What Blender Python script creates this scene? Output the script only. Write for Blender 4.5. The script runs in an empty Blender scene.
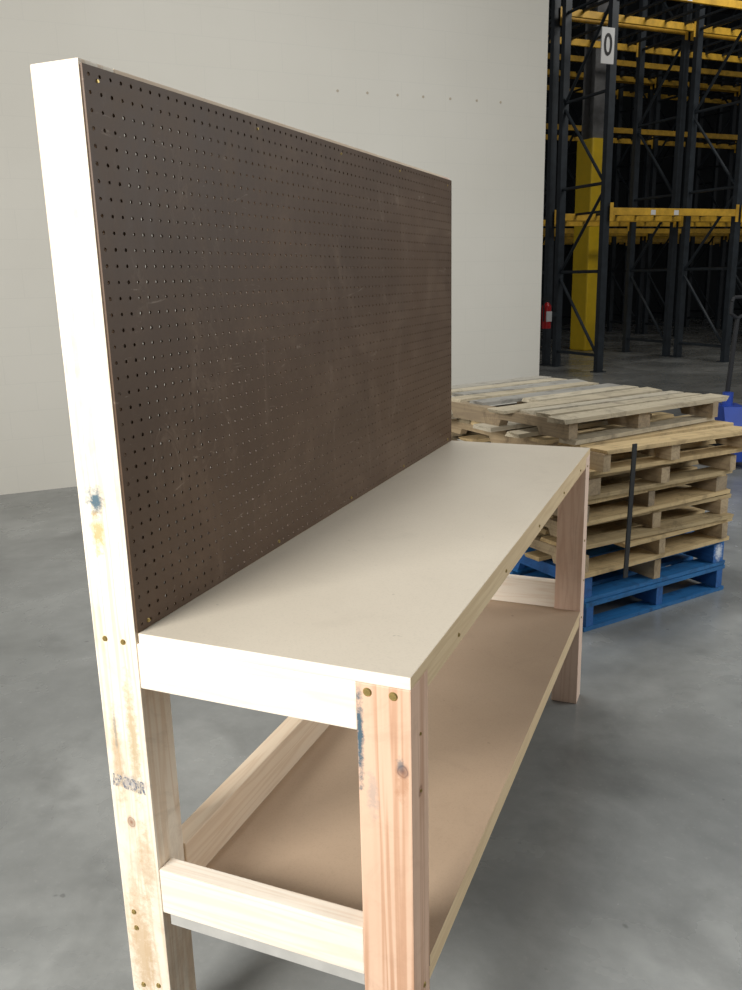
import bpy, bmesh, math, random
from mathutils import Vector, Matrix
random.seed(11)
scn=bpy.context.scene
scn.view_settings.view_transform='Standard'
COL=scn.collection

# ---------------------------------------------------------------- helpers
def newmat(name):
    m=bpy.data.materials.new(name); m.use_nodes=True
    nt=m.node_tree; b=nt.nodes['Principled BSDF']
    return m,nt,b
def ramp(nt,fac,stops):
    r=nt.nodes.new('ShaderNodeValToRGB'); e=r.color_ramp.elements
    while len(e)<len(stops): e.new(0.5)
    for i,(p,c) in enumerate(stops):
        e[i].position=p; e[i].color=(*c,1) if len(c)==3 else c
    nt.links.new(fac,r.inputs[0]); return r
def mix(nt,fac,a,b,blend='MIX'):
    m=nt.nodes.new('ShaderNodeMix'); m.data_type='RGBA'; m.blend_type=blend
    for s,v in ((m.inputs[0],fac),(m.inputs[6],a),(m.inputs[7],b)):
        if isinstance(v,bpy.types.NodeSocket): nt.links.new(v,s)
        elif isinstance(v,(int,float)): s.default_value=v
        else: s.default_value=(*v,1)
    return m.outputs[2]
def math_(nt,op,a,b=0.0,clamp=False):
    m=nt.nodes.new('ShaderNodeMath'); m.operation=op; m.use_clamp=clamp
    for s,v in ((m.inputs[0],a),(m.inputs[1],b)):
        if isinstance(v,bpy.types.NodeSocket): nt.links.new(v,s)
        else: s.default_value=v
    return m.outputs[0]
def coords(nt,scale=(1,1,1),rand=True,kind='Object'):
    tc=nt.nodes.new('ShaderNodeTexCoord'); mp=nt.nodes.new('ShaderNodeMapping')
    mp.inputs['Scale'].default_value=scale
    nt.links.new(tc.outputs[kind],mp.inputs[0])
    if rand:
        oi=nt.nodes.new('ShaderNodeObjectInfo')
        c=nt.nodes.new('ShaderNodeCombineXYZ')
        r=math_(nt,'MULTIPLY',oi.outputs['Random'],37.0)
        for i in range(3): nt.links.new(r,c.inputs[i])
        nt.links.new(c.outputs[0],mp.inputs['Location'])
    return mp.outputs[0],tc.outputs[kind]
def noise(nt,vec,scale,detail=4,rough=.55,dist=0):
    n=nt.nodes.new('ShaderNodeTexNoise'); n.inputs['Scale'].default_value=scale
    n.inputs['Detail'].default_value=detail; n.inputs['Roughness'].default_value=rough
    n.inputs['Distortion'].default_value=dist
    nt.links.new(vec,n.inputs['Vector']); return n.outputs['Fac']
def bump(nt,b,h,strength=.2,dist=.002):
    n=nt.nodes.new('ShaderNodeBump'); n.inputs['Strength'].default_value=strength
    n.inputs['Distance'].default_value=dist
    nt.links.new(h,n.inputs['Height']); nt.links.new(n.outputs[0],b.inputs['Normal'])
def simple(name,col,rough=.5,metal=0,var=.0,scale=8):
    m,nt,b=newmat(name)
    v,_=coords(nt)
    n=noise(nt,v,scale)
    c=ramp(nt,n,[(.3,[x*(1-var) for x in col]),(.7,[min(1,x*(1+var)) for x in col])])
    nt.links.new(c.outputs[0],b.inputs['Base Color'])
    b.inputs['Roughness'].default_value=rough; b.inputs['Metallic'].default_value=metal
    return m

def wood(name,axis,light=(.78,.62,.43),dark=(.55,.36,.21),rough=.6,spots=(),grain=1.0,amount=1.0,tone=.45,dirt=0,perboard=0):
    m,nt,b=newmat(name)
    sc=[22.,22.,22.]; sc[axis]=1.1
    v,raw=coords(nt,sc)
    n1=noise(nt,v,1.0*grain,3,.5,.6)
    s=math_(nt,'SINE',math_(nt,'MULTIPLY',n1,42.0))
    s=math_(nt,'MULTIPLY',s,.5); s=math_(nt,'ADD',s,.5)
    s=math_(nt,'POWER',s,2.5)
    n2=noise(nt,v,5.0*grain,4,.6)
    v3,_=coords(nt,(2,2,2)); n3=noise(nt,v3,1.5,3,.5)
    mid=[(light[i]*.6+dark[i]*.4) for i in range(3)]
    c=mix(nt,math_(nt,'MULTIPLY',s,.5*amount,True),light,dark)
    c=mix(nt,ramp(nt,n2,[(.45,(0,0,0)),(.75,(.5,.5,.5))]).outputs[0],c,mid)
    c=mix(nt,ramp(nt,n3,[(.35,(0,0,0)),(.75,(tone,tone,tone))]).outputs[0],c,mid)
    if dirt:
        v4,_=coords(nt,(1,1,1)); n4=noise(nt,v4,9,6,.75,.8)
        c=mix(nt,ramp(nt,n4,[(.5,(0,0,0)),(.75,(dirt,)*3)]).outputs[0],c,[x*.45 for x in dark])
    if perboard:
        g=nt.nodes.new('ShaderNodeNewGeometry')
        rr_=ramp(nt,g.outputs['Random Per Island'],[(0,(1-perboard,1-perboard*.96,1-perboard*.86)),(.35,(.72,.76,.84)),(.6,(1.0,.97,.9)),(1,(.85,.80,.70))]).outputs[0]
        c=mix(nt,1.0,c,rr_,'MULTIPLY')
    for (loc,scl,colr,st) in spots:
        mp=nt.nodes.new('ShaderNodeVectorMath'); mp.operation='SUBTRACT'
        nt.links.new(raw,mp.inputs[0]); mp.inputs[1].default_value=loc
        dv=nt.nodes.new('ShaderNodeVectorMath'); dv.operation='DIVIDE'
        nt.links.new(mp.outputs[0],dv.inputs[0]); dv.inputs[1].default_value=scl
        ln=nt.nodes.new('ShaderNodeVectorMath'); ln.operation='LENGTH'
        nt.links.new(dv.outputs[0],ln.inputs[0])
        if st>0:
            nn=noise(nt,raw,70,5,.8)
            d=math_(nt,'ADD',ln.outputs['Value'],math_(nt,'MULTIPLY',math_(nt,'SUBTRACT',nn,.5),2.4))
            f=ramp(nt,d,[(.3,(st,st,st)),(1.1,(0,0,0))]).outputs[0]
            c=mix(nt,f,c,colr)
        else:
            nn=noise(nt,raw,50,2,.5)
            d=math_(nt,'ADD',ln.outputs['Value'],math_(nt,'MULTIPLY',math_(nt,'SUBTRACT',nn,.5),.5))
            st=-st
            f=ramp(nt,d,[(0,(st,st,st)),(.45,(st*.55,)*3),(.6,(st*.8,)*3),(.75,(st*.25,)*3),(1.0,(0,0,0))]).outputs[0]
            c=mix(nt,f,c,colr)
    nt.links.new(c,b.inputs['Base Color'])
    b.inputs['Roughness'].default_value=rough
    bump(nt,b,n2,.25,.001)
    return m

def link(o,parent=None):
    COL.objects.link(o)
    if parent: o.parent=parent
    return o
def meshobj(name,bm,mat,parent=None,loc=(0,0,0),smooth=False):
    me=bpy.data.meshes.new(name); bm.to_mesh(me); bm.free()
    if smooth:
        for p in me.polygons: p.use_smooth=True
    me.materials.append(mat)
    o=bpy.data.objects.new(name,me); o.location=loc
    return link(o,parent)
def addbox(bm,x0,x1,y0,y1,z0,z1,bev=0):
    r=bmesh.ops.create_cube(bm,size=1)
    vs=r['verts']
    for v in vs:
        v.co=Vector(((x0+x1)/2+v.co.x*(x1-x0),(y0+y1)/2+v.co.y*(y1-y0),(z0+z1)/2+v.co.z*(z1-z0)))
    if bev:
        es=list({e for v in vs for e in v.link_edges})
        bmesh.ops.bevel(bm,geom=es,offset=bev,segments=2,affect='EDGES',profile=.6)
    return vs
def box(name,x0,x1,y0,y1,z0,z1,mat,parent=None,base=(0,0,0),bev=.002):
    bm=bmesh.new(); cx,cy,cz=(x0+x1)/2,(y0+y1)/2,(z0+z1)/2
    addbox(bm,x0-cx,x1-cx,y0-cy,y1-cy,z0-cz,z1-cz,bev)
    return meshobj(name,bm,mat,parent,(cx-base[0],cy-base[1],cz-base[2]))
def cyl(bm,p,q,r,seg=16,r2=None):
    p=Vector(p);q=Vector(q);d=q-p
    M=Matrix.Translation((p+q)/2)@d.to_track_quat('Z','Y').to_matrix().to_4x4()
    return bmesh.ops.create_cone(bm,cap_ends=True,segments=seg,radius1=r,radius2=r if r2 is None else r2,depth=d.length,matrix=M)['verts']
def empty(name,loc,label,cat,rotz=0,group=None):
    e=bpy.data.objects.new(name,None); e.location=loc; e.rotation_euler=(0,0,rotz)
    e.empty_display_size=.1
    e['label']=label; e['category']=cat
    if group: e['group']=group
    return link(e)
def textmesh(name,body,size,mat,parent,loc,rot,scale=(1,1,1),offset=0,extrude=.0002):
    cu=bpy.data.curves.new(name,'FONT'); cu.body=body; cu.size=size; cu.extrude=extrude; cu.align_x='CENTER'; cu.align_y='CENTER'; cu.offset=offset
    o=bpy.data.objects.new(name,cu); COL.objects.link(o); bpy.context.view_layer.update()
    me=bpy.data.meshes.new_from_object(o.evaluated_get(bpy.context.evaluated_depsgraph_get())); bpy.data.objects.remove(o)
    me.materials.clear(); me.materials.append(mat)
    o=bpy.data.objects.new(name,me); link(o,parent); o.location=loc; o.rotation_euler=rot; o.scale=scale
    return o

# ---------------------------------------------------------------- camera
yaw,pit,rol,f=-0.395,-0.2516,-0.0235,845.
cy,sy=math.cos(yaw),math.sin(yaw); cp,sp=math.cos(pit),math.sin(pit)
fwd=Vector((sy*cp,cy*cp,sp)); r0=Vector((cy,-sy,0)); u0=r0.cross(fwd)
rr=r0*math.cos(rol)+u0*math.sin(rol); uu=-r0*math.sin(rol)+u0*math.cos(rol)
cam=bpy.data.cameras.new('camera'); co=bpy.data.objects.new('camera',cam); COL.objects.link(co)
M=Matrix((rr,uu,-fwd)).transposed().to_4x4(); M.translation=Vector((0.8809,-1.0696,1.485))
co.matrix_world=M; cam.sensor_width=36; cam.sensor_fit='AUTO'; cam.lens=f/990*36
cam.clip_end=200
scn.camera=co

ANG=math.radians(46.5)
U=Vector((math.cos(ANG),math.sin(ANG),0)); V=Vector((-math.sin(ANG),math.cos(ANG),0))

# ---------------------------------------------------------------- floor / walls
m,nt,b=newmat('concrete')
v,raw=coords(nt,(1,1,1),False)
n1=noise(nt,v,1.2,6,.62,.2); n2=noise(nt,v,9,7,.75); n3=noise(nt,v,2.4,5,.55,.4); n4=noise(nt,v,60,3,.6); n7=noise(nt,v,15,2,.5); n8=noise(nt,v,.7,5,.58,.5)
vst,_=coords(nt,(1,9,1),False); n9=noise(nt,vst,3,6,.8,.6)
c=ramp(nt,n1,[(.3,(.19,.196,.19)),(.5,(.27,.276,.264)),(.7,(.39,.394,.375))]).outputs[0]
c=mix(nt,ramp(nt,n2,[(.45,(0,0,0)),(.8,(.4,.4,.4))]).outputs[0],c,(.17,.173,.164))
c=mix(nt,ramp(nt,n8,[(.42,(0,0,0)),(.60,(.55,.55,.55))]).outputs[0],c,(.12,.125,.12))
c=mix(nt,ramp(nt,n3,[(.54,(0,0,0)),(.72,(.5,.5,.5))]).outputs[0],c,(.10,.103,.098))
c=mix(nt,ramp(nt,n7,[(.735,(0,0,0)),(.77,(.5,.5,.5))]).outputs[0],c,(.07,.07,.07))
c=mix(nt,ramp(nt,n9,[(.66,(0,0,0)),(.72,(.22,.22,.22))]).outputs[0],c,(.48,.47,.44))
c=mix(nt,ramp(nt,n4,[(.6,(0,0,0)),(.8,(.2,.2,.2))]).outputs[0],c,(.42,.41,.38))
nt.links.new(c,b.inputs['Base Color'])
rg=ramp(nt,n1,[(.3,(.20,.20,.20)),(.7,(.32,.32,.32))]).outputs[0]
nt.links.new(rg,b.inputs['Roughness']); bump(nt,b,n2,.07,.003)
concrete=m
bm=bmesh.new(); addbox(bm,-25,40,-20,45,-.2,0)
fl=meshobj('floor',bm,concrete); fl['kind']='structure'

m,nt,b=newmat('painted_block')
tc=nt.nodes.new('ShaderNodeTexCoord'); sx=nt.nodes.new('ShaderNodeSeparateXYZ'); cx=nt.nodes.new('ShaderNodeCombineXYZ')
nt.links.new(tc.outputs['Object'],sx.inputs[0]); nt.links.new(sx.outputs[0],cx.inputs[0]); nt.links.new(sx.outputs[2],cx.inputs[1])
br=nt.nodes.new('ShaderNodeTexBrick'); nt.links.new(cx.outputs[0],br.inputs[0])
br.inputs['Scale'].default_value=1; br.inputs['Brick Width'].default_value=.4; br.inputs['Row Height'].default_value=.2
br.inputs['Mortar Size'].default_value=.004; br.inputs['Mortar Smooth'].default_value=.8
br.inputs['Color1'].default_value=br.inputs['Color2'].default_value=(1,1,1,1); br.inputs['Mortar'].default_value=(0,0,0,1)
n1=noise(nt,tc.outputs['Object'],.6,4)
c=ramp(nt,n1,[(.3,(.59,.56,.485)),(.7,(.64,.61,.535))]).outputs[0]
c=mix(nt,math_(nt,'MULTIPLY',br.outputs['Fac'],.3),c,(.53,.51,.45))
nt.links.new(c,b.inputs['Base Color']); b.inputs['Roughness'].default_value=.55
inv=math_(nt,'SUBTRACT',1.0,br.outputs['Fac']); bump(nt,b,inv,.10,.002)
wallm=m
WC=Vector((-0.671,6.912,0))-U*.04
bm=bmesh.new(); addbox(bm,-9.5,0,0,.3,0,6)
w=meshobj('wall_left',bm,wallm); w.location=WC; w.rotation_euler=(0,0,ANG); w['kind']='structure'
bm=bmesh.new()
s0=(WC-Vector((-3.957,3.449,0))).length
plugm=simple('plug',(.43,.37,.28),.7)
for i in range(7):
    s=2.78+i*(1.50/6)+random.uniform(-.02,.02)-s0
    cyl(bm,(s,-.003,2.90),(s,.004,2.90),.010,12)
t=meshobj('trim_1',bm,plugm); t.location=WC; t.rotation_euler=(0,0,ANG); t['kind']='structure'

RK=Vector((-0.875,12.332,0))
darkw=simple('dark_wall',(.022,.027,.031),.9,0,.3,1)  # near-black base colour stands in for the unlit depth around the racks
bm=bmesh.new(); addbox(bm,-6,26,11,11.3,0,9)
w=meshobj('wall_back',bm,darkw); w.location=RK; w.rotation_euler=(0,0,ANG); w['kind']='structure'
bm=bmesh.new(); addbox(bm,-6,26,-1.5,11.3,9,9.2)
w=meshobj('ceiling',bm,darkw); w.location=RK; w.rotation_euler=(0,0,ANG); w['kind']='structure'

# ---------------------------------------------------------------- racks
steel=simple('rack_steel',(.024,.032,.040),.5,.1,.3)
yel=simple('rack_yellow',(.72,.42,.04),.5,0,.25)
white=simple('sign_white',(.8,.8,.78),.5); black=simple('sign_black',(.01,.01,.01),.5)
greysteel=simple('grey_steel',(.20,.20,.20),.5,0,.2)
def rack(b0,bays,a0=0,bay=2.6,depth=1.07,H=8.0,levels=(2.27,5.2)):
    base=RK+U*a0+V*b0
    e=empty('pallet_rack',base,'tall dark steel pallet rack with yellow beams standing empty on concrete','rack',ANG,'pallet racking rows')
    for i in range(bays+1):
        x=i*bay
        bm=bmesh.new()
        for y in (0,depth):
            addbox(bm,x-.055,x+.055,y-.045,y+.045,0,H)
            addbox(bm,x-.09,x+.09,y-.08,y+.08,0,.012)
        meshobj('upright_post',bm,steel,e)
        bm=bmesh.new(); z=.25; up=True
        while z+1.2<H:
            p=(x,.04,z) if up else (x,depth-.04,z); q=(x,depth-.04,z+1.15) if up else (x,.04,z+1.15)
            cyl(bm,p,q,.024,6)
            cyl(bm,(x,.04,z),(x,depth-.04,z),.024,6)
            z+=1.25; up=not up
        meshobj('brace',bm,steel,e)
    for i in range(bays):
        for lv in levels:
            for y in (0,depth):
                bm=bmesh.new(); yy=y-.07 if y==0 else y+.02
                addbox(bm,i*bay+.05,(i+1)*bay-.05,yy,yy+.05,lv+.025,lv+.13,.006)
                for s in (i*bay+.03,(i+1)*bay-.09): addbox(bm,s,s+.06,yy-.008,yy,lv-.06,lv+.2)
                meshobj('beam',bm,yel,e)
            if b0==0:
                for s in (.8,1.25):
                    bm=bmesh.new(); addbox(bm,i*bay+s,i*bay+s+.09,-.073,-.069,lv+.035,lv+.105)
                    meshobj('beam_tag',bm,white,e)
            bm=bmesh.new()
            for k in range(6):
                s=i*bay+.3+k*.4
                addbox(bm,s,s+.04,-.02,depth+.02,lv+.1,lv+.135)
            meshobj('cross_support',bm,steel,e)
    return e
rack(0,4); rack(1.35,4,levels=(2.27,5.2)); rack(4.9,5,1.0,levels=(2.27,4.3,5.6)); rack(6.2,5,1.0,levels=(2.27,5.6)); rack(9.6,8,.6,bay=1.6,levels=(2.27,))

cb=RK+U*2.35+V*3.3
e=empty('building_column',cb,'grey steel building column wrapped in tall yellow guard','column',ANG)
bm=bmesh.new(); addbox(bm,-.17,.17,-.17,-.14,0,9);addbox(bm,-.17,.17,.14,.17,0,9);addbox(bm,-.015,.015,-.14,.14,0,9)
meshobj('column_shaft',bm,greysteel,e)
bm=bmesh.new(); addbox(bm,-.22,.22,-.24,.24,0,3.9,.03)
meshobj('column_guard',bm,simple('guard_yellow',(.95,.64,.02),.4,0,.05),e)

e=empty('aisle_sign',RK+V*(-.12)-U*.18+Vector((0,0,4.29)),'white rectangular sign with black number zero on rack post','sign',ANG)
bm=bmesh.new(); addbox(bm,-.11,.11,-.01,.01,0,.46,.003); meshobj('sign_plate',bm,white,e)
textmesh('sign_digit','0',.40,black,e,(0,-.014,.23),(math.pi/2,0,0),(.75,1,1),.002,.002)

e=empty('fire_extinguisher',RK+V*1.0+U*(-.27)+Vector((0,0,.62)),'red fire extinguisher with black hose hung on rack post','fire extinguisher',ANG)
red=simple('red_paint',(.5,.01,.012),.3)
bm=bmesh.new(); cyl(bm,(0,0,.01),(0,0,.36),.075,20); cyl(bm,(0,0,.36),(0,0,.42),.075,20,.03)
meshobj('tank',bm,red,e,smooth=False)
bm=bmesh.new(); cyl(bm,(0,0,.42),(0,0,.46),.02,10); addbox(bm,-.1,.03,-.012,.012,.46,.475); addbox(bm,-.09,.03,-.012,.012,.49,.50)
cyl(bm,(-.02,-.03,.45),(-.09,-.05,.40),.01,8); cyl(bm,(-.09,-.05,.40),(-.09,-.05,.12),.012,8)
meshobj('valve_and_hose',bm,black,e)
bm=bmesh.new(); addbox(bm,-.05,.05,-.079,-.06,.12,.28); meshobj('label_plate',bm,white,e)
bm=bmesh.new(); addbox(bm,.06,.20,-.03,.03,.2,.26); meshobj('wall_bracket',bm,steel,e)

# ---------------------------------------------------------------- workbench
L=1.7964;D=.4913;W=.089;T=.0797;HT=.913;PT=1.793;t=.0205
KN=(.20,.08,.035); BL=(.03,.09,.13)
e=empty('workbench',(.25,.9,0),'pale pine lumber workbench with brown pegboard back and lower shelf','workbench')
base=(.25,.9,0)
bt=.0032
def B(name,x0,x1,y0,y1,z0,z1,mat,bev=.0025): return box(name,x0,x1,y0,y1,z0,z1,mat,e,base,bev)
pine_z=wood('pine_upright',2,(.80,.60,.47),(.60,.37,.25),dirt=.15)
pine_y=wood('pine_long',1,(.80,.65,.48),(.62,.43,.27))
gold=wood('pine_golden',1,(.74,.56,.33),(.54,.36,.18),amount=.8)
pine_x=wood('pine_cross',0,(.88,.80,.68),(.72,.56,.41),amount=.9,tone=.3,dirt=.1)
cbz=PT/2
pz_back=wood('pine_back_upright',2,(.86,.77,.63),(.66,.48,.31),spots=[
  ((-.010,-.04,1.135-cbz),(.020,.02,.032),BL,.95),((-.012,-.04,1.08-cbz),(.016,.02,.045),(.52,.33,.12),.85),
  ((-.005,-.04,.53-cbz),(.012,.02,.015),KN,-.9),((.0,-.04,.612-cbz),(.045,.02,.020),(.20,.22,.27),.6),
  ((.018,-.04,.70-cbz),(.014,.02,.15),(.46,.35,.20),.8),((-.02,-.04,.66-cbz),(.014,.02,.12),(.45,.30,.15),.6),
  ((.02,-.04,.45-cbz),(.02,.02,.10),(.48,.33,.18),.6),((-.01,-.04,.25-cbz),(.035,.02,.18),(.50,.34,.18),.7),((-.02,-.04,.72-cbz),(.004,.02,.06),BL,.4)],amount=1.3,tone=.5,dirt=.4)
cfz=(HT-t)/2
pz_front=wood('pine_front_leg',2,(.75,.51,.36),(.48,.25,.14),spots=[
  ((-.040,-.04,.80-cfz),(.008,.02,.11),BL,.95),((.030,-.04,.755-cfz),(.013,.02,.016),(.13,.07,.06),-1.),((.026,-.04,.765-cfz),(.008,.02,.016),BL,.6),
  ((.044,-.0,.70-cfz),(.01,.012,.012),KN,-.8),((-.02,-.04,.70-cfz),(.012,.02,.05),(.35,.30,.28),.5),
  ((.028,-.04,.73-cfz),(.012,.02,.035),(.42,.20,.10),.5)],amount=1.6,grain=.7,dirt=.2)
PR=PT+.007
B('back_post',-W-bt,-bt,0,T,0,PR,pz_back)
B('back_post',-W-bt,-bt,L-T,L,0,PR,pine_z)
B('leg',D-W,D,0,T,0,HT-t,pz_front)
B('leg',D-W,D,L-T,L,0,HT-t,pine_z)
B('top_rail',-W-bt,-bt,T,L-T,PT-.034,PR,pine_y,.001)
B('bottom_rail',-.038-bt,-bt,T,L-T,HT-.09,HT-.001,pine_y)
B('end_apron',-bt+.0005,D-W,0.001,.038,HT-t-.083,HT-t,pine_x)
B('end_apron',-bt+.0005,D-W,L-.038,L-.001,HT-t-.083,HT-t,pine_x)
B('front_apron',D-.038,D-.001,T,L-T,HT-t-.034,HT-t,gold)
B('shelf_end_rail',-bt+.0005,D-W,.001,.038,.3535,.446,pine_x)
B('shelf_end_rail',-bt+.0005,D-W,L-.075,L-.038,.3535,.446,pine_x)
B('shelf_back_rail',-.038-bt,-bt+.0035,T,L-T,.335,.446,pine_y)
B('shelf_front_rail',D-.038,D-.002,T,L-T,.335-.038,.335,gold)
def sheetmat(name,c1,c2,rough):
    m,nt,b=newmat(name); v,_=coords(nt,(1,1,1))
    n1=noise(nt,v,2.2,5,.6,.3); n2=noise(nt,v,220,3,.6); n3=noise(nt,v,9,5,.7,1); n4=noise(nt,v,40,2,.5)
    c=ramp(nt,n1,[(.3,c1),(.7,c2)]).outputs[0]
    c=mix(nt,ramp(nt,n3,[(.55,(0,0,0)),(.85,(.4,.4,.4))]).outputs[0],c,[x*.8 for x in c1])
    c=mix(nt,ramp(nt,n2,[(.5,(0,0,0)),(.8,(.25,.25,.25))]).outputs[0],c,[x*.6 for x in c1])
    c=mix(nt,ramp(nt,n4,[(.75,(0,0,0)),(.79,(.5,.5,.5))]).outputs[0],c,[x*.45 for x in c1])
    nt.links.new(c,b.inputs['Base Color']); b.inputs['Roughness'].default_value=rough
    bump(nt,b,n2,.1,.0005); return m
topm=sheetmat('fibreboard_top',(.54,.475,.375),(.59,.525,.42),.45)
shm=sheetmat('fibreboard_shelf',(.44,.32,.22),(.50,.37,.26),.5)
greyedge=simple('shelf_edge',(.42,.41,.38),.7,0,.1,20)
bm=bmesh.new(); addbox(bm,bt-.25,D-.25,-.9,L-.9,HT-t,HT,.0015)
tt=meshobj('tabletop',bm,topm,e); tt.data.materials.append(gold); tt.data.materials.append(pine_x)
for p in tt.data.polygons:
    if p.normal.x>.9: p.material_index=1
    if p.normal.y<-.9: p.material_index=2
bm=bmesh.new()
out=[(.012,.003),(D-W-.001,.003),(D-W-.001,T+.0005),(D,T+.0005),(D,L-T-.0005),(D-W-.001,L-T-.0005),(D-W-.001,L-.04),(.0005,L-.04),(.0005,.07),(.012,.07)]
vs=[bm.verts.new((x-.25,y-.9,.331)) for x,y in out]; fc=bm.faces.new(vs)
g=bmesh.ops.extrude_face_region(bm,geom=[fc]); bmesh.ops.translate(bm,vec=(0,0,.022),verts=[q for q in g['geom'] if isinstance(q,bmesh.types.BMVert)])
bmesh.ops.recalc_face_normals(bm,faces=bm.faces)
tt=meshobj('shelf_panel',bm,shm,e); tt.data.materials.append(gold); tt.data.materials.append(greyedge)
for p in tt.data.polygons:
    if p.normal.x>.9: p.material_index=1
    if p.normal.y<-.9: p.material_index=2

m,nt,b=newmat('stamp_ink'); v,_=coords(nt,(1,1,1),False)
n=noise(nt,v,120,5,.85)
c=ramp(nt,n,[(.44,(.11,.13,.18)),(.56,(.55,.47,.36))]).outputs[0]
nt.links.new(c,b.inputs['Base Color']); b.inputs['Roughness'].default_value=.8
textmesh('ink_stamp','I:BCOIR',.026,m,e,(-.050-base[0],-.0002-base[1],.612),(math.pi/2,.08,0),(.80,1.25,1),.0012,.0001)

# pegboard with real holes
m,nt,b=newmat('pegboard_brown'); v,_=coords(nt,(1,1,1),False)
n1=noise(nt,v,2.5,6,.65,.6); n2=noise(nt,v,5,6,.75,1.0); n3=noise(nt,v,120,2)
vs_,_=coords(nt,(1,3,14),False); n5=noise(nt,vs_,2.5,5,.7,2.5)
v6,_=coords(nt,(1,5,2.5),False); n6=noise(nt,v6,2.0,7,.8,1.0)
c=ramp(nt,n1,[(.3,(.074,.040,.019)),(.7,(.102,.057,.029))]).outputs[0]
c=mix(nt,ramp(nt,n2,[(.50,(0,0,0)),(.8,(.36,.36,.36))]).outputs[0],c,(.24,.16,.10))
c=mix(nt,ramp(nt,n6,[(.58,(0,0,0)),(.74,(.26,.26,.26))]).outputs[0],c,(.36,.27,.20))
c=mix(nt,ramp(nt,n5,[(.64,(0,0,0)),(.72,(.38,.38,.38))]).outputs[0],c,(.38,.30,.23))
nt.links.new(c,b.inputs['Base Color'])
nt.links.new(ramp(nt,n2,[(.3,(.44,.44,.44)),(.7,(.58,.58,.58))]).outputs[0],b.inputs['Roughness'])
b.inputs['Specular IOR Level'].default_value=.4
bump(nt,b,n3,.08,.0005)
ny=74; y0=0;y1=L; z0=HT; z1=PT-.001; sp_=(y1-y0)/ny; nz=round((z1-z0)/sp_); sz=(z1-z0)/nz
bm=bmesh.new(); R=.0031
cache={}
def vt(x,y,z):
    k=(round(x,5),round(y,5),round(z,5))
    if k not in cache: cache[k]=bm.verts.new((x,y-.9,z))
    return cache[k]
offx=-.25
for i in range(ny):
    for j in range(nz):
        ya=y0+i*sp_; yb=ya+sp_; za=z0+j*sz; zb=za+sz; cyy=(ya+yb)/2; czz=(za+zb)/2
        per=[(ya,za),(cyy,za),(yb,za),(yb,czz),(yb,zb),(cyy,zb),(ya,zb),(ya,czz)]
        ring=[]
        rj=R*random.uniform(.90,1.06)
        for k in range(8):
            a=math.radians(-135+45*k); ring.append((cyy+rj*math.cos(a),czz+rj*math.sin(a)))
        F=[vt(bt+offx,*p) for p in per]; Bk=[vt(offx,*p) for p in per]
        RF=[vt(bt+offx,*p) for p in ring]; RB=[vt(offx,*p) for p in ring]
        for k in range(8):
            q=(k+1)%8
            bm.faces.new((F[k],F[q],RF[q],RF[k])); bm.faces.new((Bk[q],Bk[k],RB[k],RB[q]))
            bm.faces.new((RF[k],RF[q],RB[q],RB[k]))
        if i==0:
            bm.faces.new((F[7],F[0],Bk[0],Bk[7])); bm.faces.new((F[6],F[7],Bk[7],Bk[6]))
        if i==ny-1:
            bm.faces.new((F[2],F[3],Bk[3],Bk[2])); bm.faces.new((F[3],F[4],Bk[4],Bk[3]))
        if j==nz-1:
            bm.faces.new((F[4],F[5],Bk[5],Bk[4])); bm.faces.new((F[5],F[6],Bk[6],Bk[5]))
bmesh.ops.recalc_face_normals(bm,faces=bm.faces)
meshobj('pegboard',bm,m,e)

brass=simple('brass_screw',(.45,.33,.12),.35,.8)
def screw(x,y,z,nrm,r=.0055):
    bm=bmesh.new(); n=Vector(nrm)
    cyl(bm,(0,0,0),n*.0022,r,16,r*.75)
    cyl(bm,n*.0012,n*.0026,r*.35,6)
    return meshobj('screw',bm,brass,e,(x-base[0],y-base[1],z))
for x,z in ((-.068,.893),(-.030,.892),(-.068,.30),(-.07,.335),(-.03,.18),(-.066,.17)): screw(x,0,z,(0,-1,0))
for x,z in ((D-.070,.878),(D-.028,.878)): screw(x,0,z,(0,-1,0),.0075)
for y in (.25,.6,.95,1.3,1.6): screw(D-.001,y,HT-t-.015,(1,0,0),.004)
for y,z in ((.03,.32),(.05,.32)): screw(D,y,z,(1,0,0),.005)
for z in (.80,.70,): screw(D,.04,z,(1,0,0),.003)
for y,z in ((L-.05,.86),(L-.05,.60),(L-.03,.45),(L-.05,.32)): screw(D,y,z,(1,0,0),.004)
for y in (.03,.5,.9,1.3,1.75):
    screw(bt,y,HT+.012,(1,0,0),.004); screw(bt,y,PT-.02,(1,0,0),.003)

# ---------------------------------------------------------------- pallets
pw=[wood('pallet_wood_a',1,(.48,.38,.22),(.27,.19,.10),.8,dirt=.85,perboard=.65),
    wood('pallet_wood_b',1,(.62,.48,.27),(.37,.26,.13),.8,dirt=.8,perboard=.65),
    wood('pallet_wood_c',1,(.50,.45,.35),(.29,.25,.19),.8,dirt=.9,perboard=.6)]
pwx=[wood('pallet_string_a',0,(.30,.23,.14),(.17,.12,.08),.8,dirt=.85),
    wood('pallet_string_b',0,(.42,.32,.19),(.25,.17,.10),.8,dirt=.8)]
blu=wood('pallet_blue_deck',1,(.02,.18,.50),(.015,.09,.26),.6,dirt=.9,perboard=.4)
blux=wood('pallet_blue_string',0,(.02,.12,.36),(.015,.07,.22),.6,dirt=.8)
bluend=wood('pallet_blue_marked',0,(.02,.12,.36),(.015,.07,.22),.6,dirt=.5,spots=[((-.60,0,.05),(.08,.03,.05),(.66,.69,.72),.95)])
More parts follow.
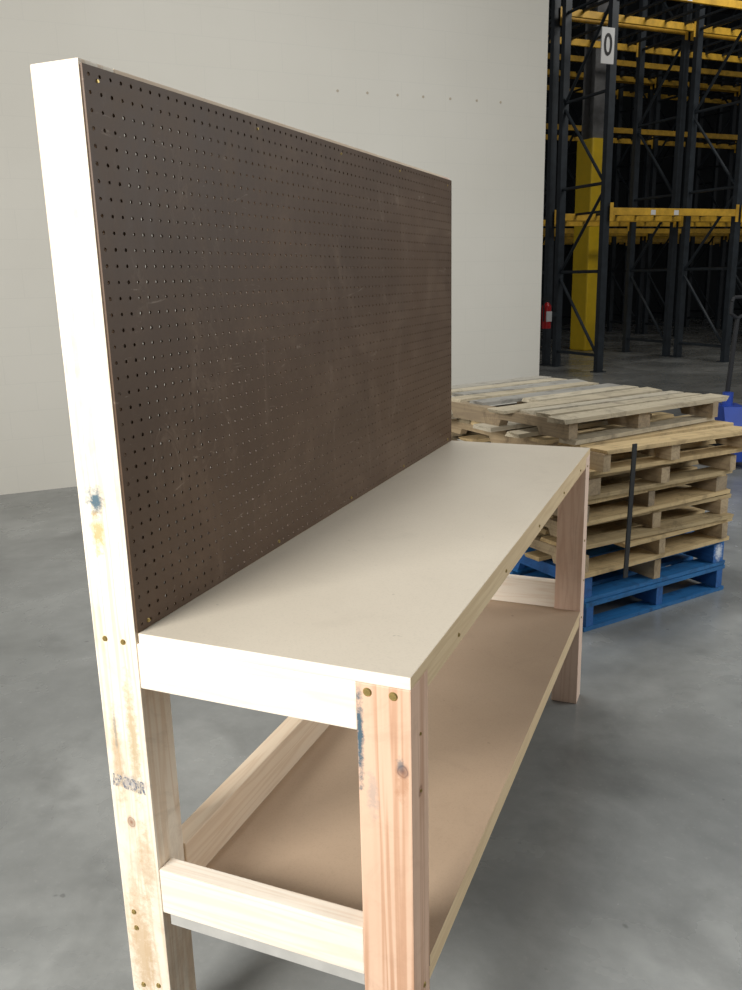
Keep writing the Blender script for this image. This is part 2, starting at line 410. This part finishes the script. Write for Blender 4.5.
def pallet(loc,rot,md,ms,label,lu=1.2,lv=.9,h=.127,nb=8,messy=1.0,gaps=(),midmat=None,th=.019,endmat=None):
    e=empty('pallet',loc,label,'pallet',rot,'stacked shipping pallets')
    hs=h-2*th
    for k,y in enumerate((-lv/2+.022+random.uniform(0,.02)*messy,random.uniform(-.03,.03),lv/2-.022-random.uniform(0,.02)*messy)):
        bm=bmesh.new(); nh=hs*.42
        a1,a2=.17,.42
        prof=[(-lu/2,0),(-lu/2+a1,0),(-lu/2+a1+.015,nh),(-lu/2+a2,nh),(-lu/2+a2+.015,0),(lu/2-a2-.015,0),(lu/2-a2,nh),(lu/2-a1-.015,nh),(lu/2-a1,0),(lu/2,0),(lu/2,hs),(-lu/2,hs)]
        wd=random.choice((.038,.038,.05,.076)) if messy>.7 else .04
        mt=ms
        if midmat and k==1: mt=midmat
        if endmat and k==0: mt=endmat; wd=.07
        vs=[bm.verts.new((x,-wd/2,z)) for x,z in prof]; fc=bm.faces.new(vs)
        g=bmesh.ops.extrude_face_region(bm,geom=[fc]); bmesh.ops.translate(bm,vec=(0,wd,0),verts=[q for q in g['geom'] if isinstance(q,bmesh.types.BMVert)])
        bmesh.ops.recalc_face_normals(bm,faces=bm.faces)
        meshobj('stringer',bm,mt,e,(random.uniform(-.008,.014)*messy,y+(.015 if mt is endmat and endmat else 0),th))
    for nm,z,n in (('top_deck',h-th,nb),('bottom_deck',0,6)):
        bm=bmesh.new(); step=lu/n
        for k in range(n):
            if nm=='top_deck' and k in gaps: continue
            wd=min(step-.018,random.choice((.085,.09,.11,.14)))
            x=-lu/2+step*(k+.5)+random.uniform(-.014,.014)*messy
            if k==0:x=-lu/2+wd/2+random.uniform(-.018,.024)*messy
            if k==n-1:x=lu/2-wd/2
            j1=random.uniform(-.035,.02)*messy; j2=random.uniform(-.035,.03)*messy
            rr1=random.random()
            if rr1<.12*messy: j2-=random.uniform(.1,.4)
            elif rr1<.22*messy: j1+=random.uniform(.05,.25)
            vs=addbox(bm,x-wd/2,x+wd/2,-lv/2+j1,lv/2+j2,z+.0005,z+th-.0005,.0)
            for v_ in vs:
                v_.co.y+=random.uniform(-.008,.008)*messy
                if nm=='top_deck': v_.co.z-=random.uniform(0,.005)*messy
            bmesh.ops.rotate(bm,verts=vs,cent=(x,0,z),matrix=Matrix.Rotation(random.uniform(-.018,.018)*messy,3,'Z'))
        meshobj(nm,bm,md,e)
    return e
PC=Vector((.417,2.358,0)); PA=math.radians(52.0)
def duv(a): return Vector((math.cos(a),math.sin(a),0)),Vector((-math.sin(a),math.cos(a),0))
pu,pv=duv(PA)
tan='weathered tan wooden shipping pallet in tall stack'
spec=[(blu,blux,'blue painted wooden shipping pallet on concrete at stack base',.01,0,.02,.3,(),.127,None,.89),
(blu,blux,'blue painted wooden shipping pallet under weathered pallets',.01,.01,.01,.4,(),.127,pwx[1],.89),
(pw[1],pwx[1],tan,-.05,-.02,.01,.9,(),.112,None,.93),
(pw[0],pwx[1],tan,-.03,.015,-.02,1.1,(),.106,None,.93),
(pw[1],pwx[0],tan,-.06,-.015,.03,1.1,(),.106,None,.94),
(pw[0],pwx[1],tan,-.03,-.02,-.01,1.2,(),.106,None,.91),
(pw[1],pwx[1],'light tan wooden pallet jutting from upper part of stack',-.01,-.06,-.035,1.4,(4,),.110,None,.92),
(pw[2],pwx[0],'grey weathered wooden pallet on top of the stack',-.05,.08,.05,1.5,(),.112,None,.98)]
z=0
for i,(md,ms,lb,du,dv,dr,ms_,gp,hh,mm,lv) in enumerate(spec):
    qu,qv=duv(PA+dr)
    c=PC+qu*(lv/2+du)+qv*(.60+dv)
    pallet((c.x,c.y,z),PA+dr+math.pi/2,md,ms,lb,lv=lv,h=hh,messy=ms_,gaps=gp,midmat=mm,nb=10 if i==7 else 8,endmat=bluend if i==1 else None); z+=hh+.0012

bm=bmesh.new(); addbox(bm,-.011,.011,-.003,.003,0,.56)
st=PC+pu*.09-pv*.135
o=meshobj('strap',bm,black,None,(st.x,st.y,.27)); o.rotation_euler=(.02,0,PA)
o['label']='black plastic strap hanging down the side of stacked pallets'; o['category']='strap'

# ---------------------------------------------------------------- pallet jack
jb=Vector((0.98,6.06,0))
bluep=simple('jack_blue',(.02,.06,.34),.4,0,.1)
e=empty('pallet_jack',jb,'blue hand pallet jack with black pump handle beside pallets','pallet jack',ANG-.5)
bm=bmesh.new()
for y in (-.27,.11): addbox(bm,.1,1.25,y,y+.16,.06,.115,.01)
meshobj('fork',bm,bluep,e)
bm=bmesh.new(); addbox(bm,-.05,.1,-.27,.27,.06,.32,.008)
vs=addbox(bm,-.10,.06,-.20,.20,.30,.46,.0)
for v_ in vs:
    if v_.co.z>.4: v_.co.y*=.55
cyl(bm,(-.04,0,.2),(-.04,0,.56),.04,16)
meshobj('pump_body',bm,bluep,e)
bm=bmesh.new()
cyl(bm,(-.08,-.06,.09),(-.08,-.015,.09),.09,20); cyl(bm,(-.08,.015,.09),(-.08,.06,.09),.09,20); cyl(bm,(1.1,-.22,.04),(1.1,-.16,.04),.04,12); cyl(bm,(1.1,.16,.04),(1.1,.22,.04),.04,12)
meshobj('wheel',bm,black,e)
bm=bmesh.new(); cyl(bm,(-.06,0,.5),(-.02,0,1.12),.018,12)
P=[(-.02,0,1.12),(-.01,-.09,1.16),(-.0,-.10,1.25),(.0,-.08,1.28),(.0,.08,1.28),(.0,.10,1.25),(-.01,.09,1.16),(-.02,0,1.12)]
for a,b_ in zip(P,P[1:]): cyl(bm,a,b_,.013,10)
hd=meshobj('handle',bm,simple('handle_black',(.012,.012,.014),.7),e); hd.rotation_euler=(0,0,-1.0)

# ---------------------------------------------------------------- light
wd=bpy.data.worlds.new('world'); scn.world=wd; wd.use_nodes=True
bg=wd.node_tree.nodes['Background']; bg.inputs[0].default_value=(1,.99,.98,1); bg.inputs[1].default_value=.20
def area(name,loc,target,size,sy_,en,col):
    l=bpy.data.lights.new(name,'AREA'); l.shape='RECTANGLE'; l.size=size; l.size_y=sy_; l.energy=en; l.color=col
    o=bpy.data.objects.new(name,l); o.location=loc
    o.rotation_euler=(Vector(target)-Vector(loc)).to_track_quat('-Z','Y').to_euler(); COL.objects.link(o)
area('dock_door_light',(-1.1,-3.1,2.5),(0,.6,1.7),1.8,1.2,280,(1,.985,.955))
area('overhead_light',(-.3,2.5,5.6),(.8,2.0,0),1.5,1.5,120,(.97,.985,1))
area('side_fill_light',(4.6,3.6,2.6),(1.4,1.6,.0),2.4,2.4,135,(.94,.98,1))  # added fill from the right for pegboard and floor, no actual door there
pl=RK+U*2.5-V*3.0
area('rack_fill_light',(pl.x,pl.y,7.5),tuple(RK+U*2.0+V*1+Vector((0,0,3.0))),2.5,1.0,130,(1,.97,.92))  # added fill lamp to brighten the rack fronts, not a known fixture
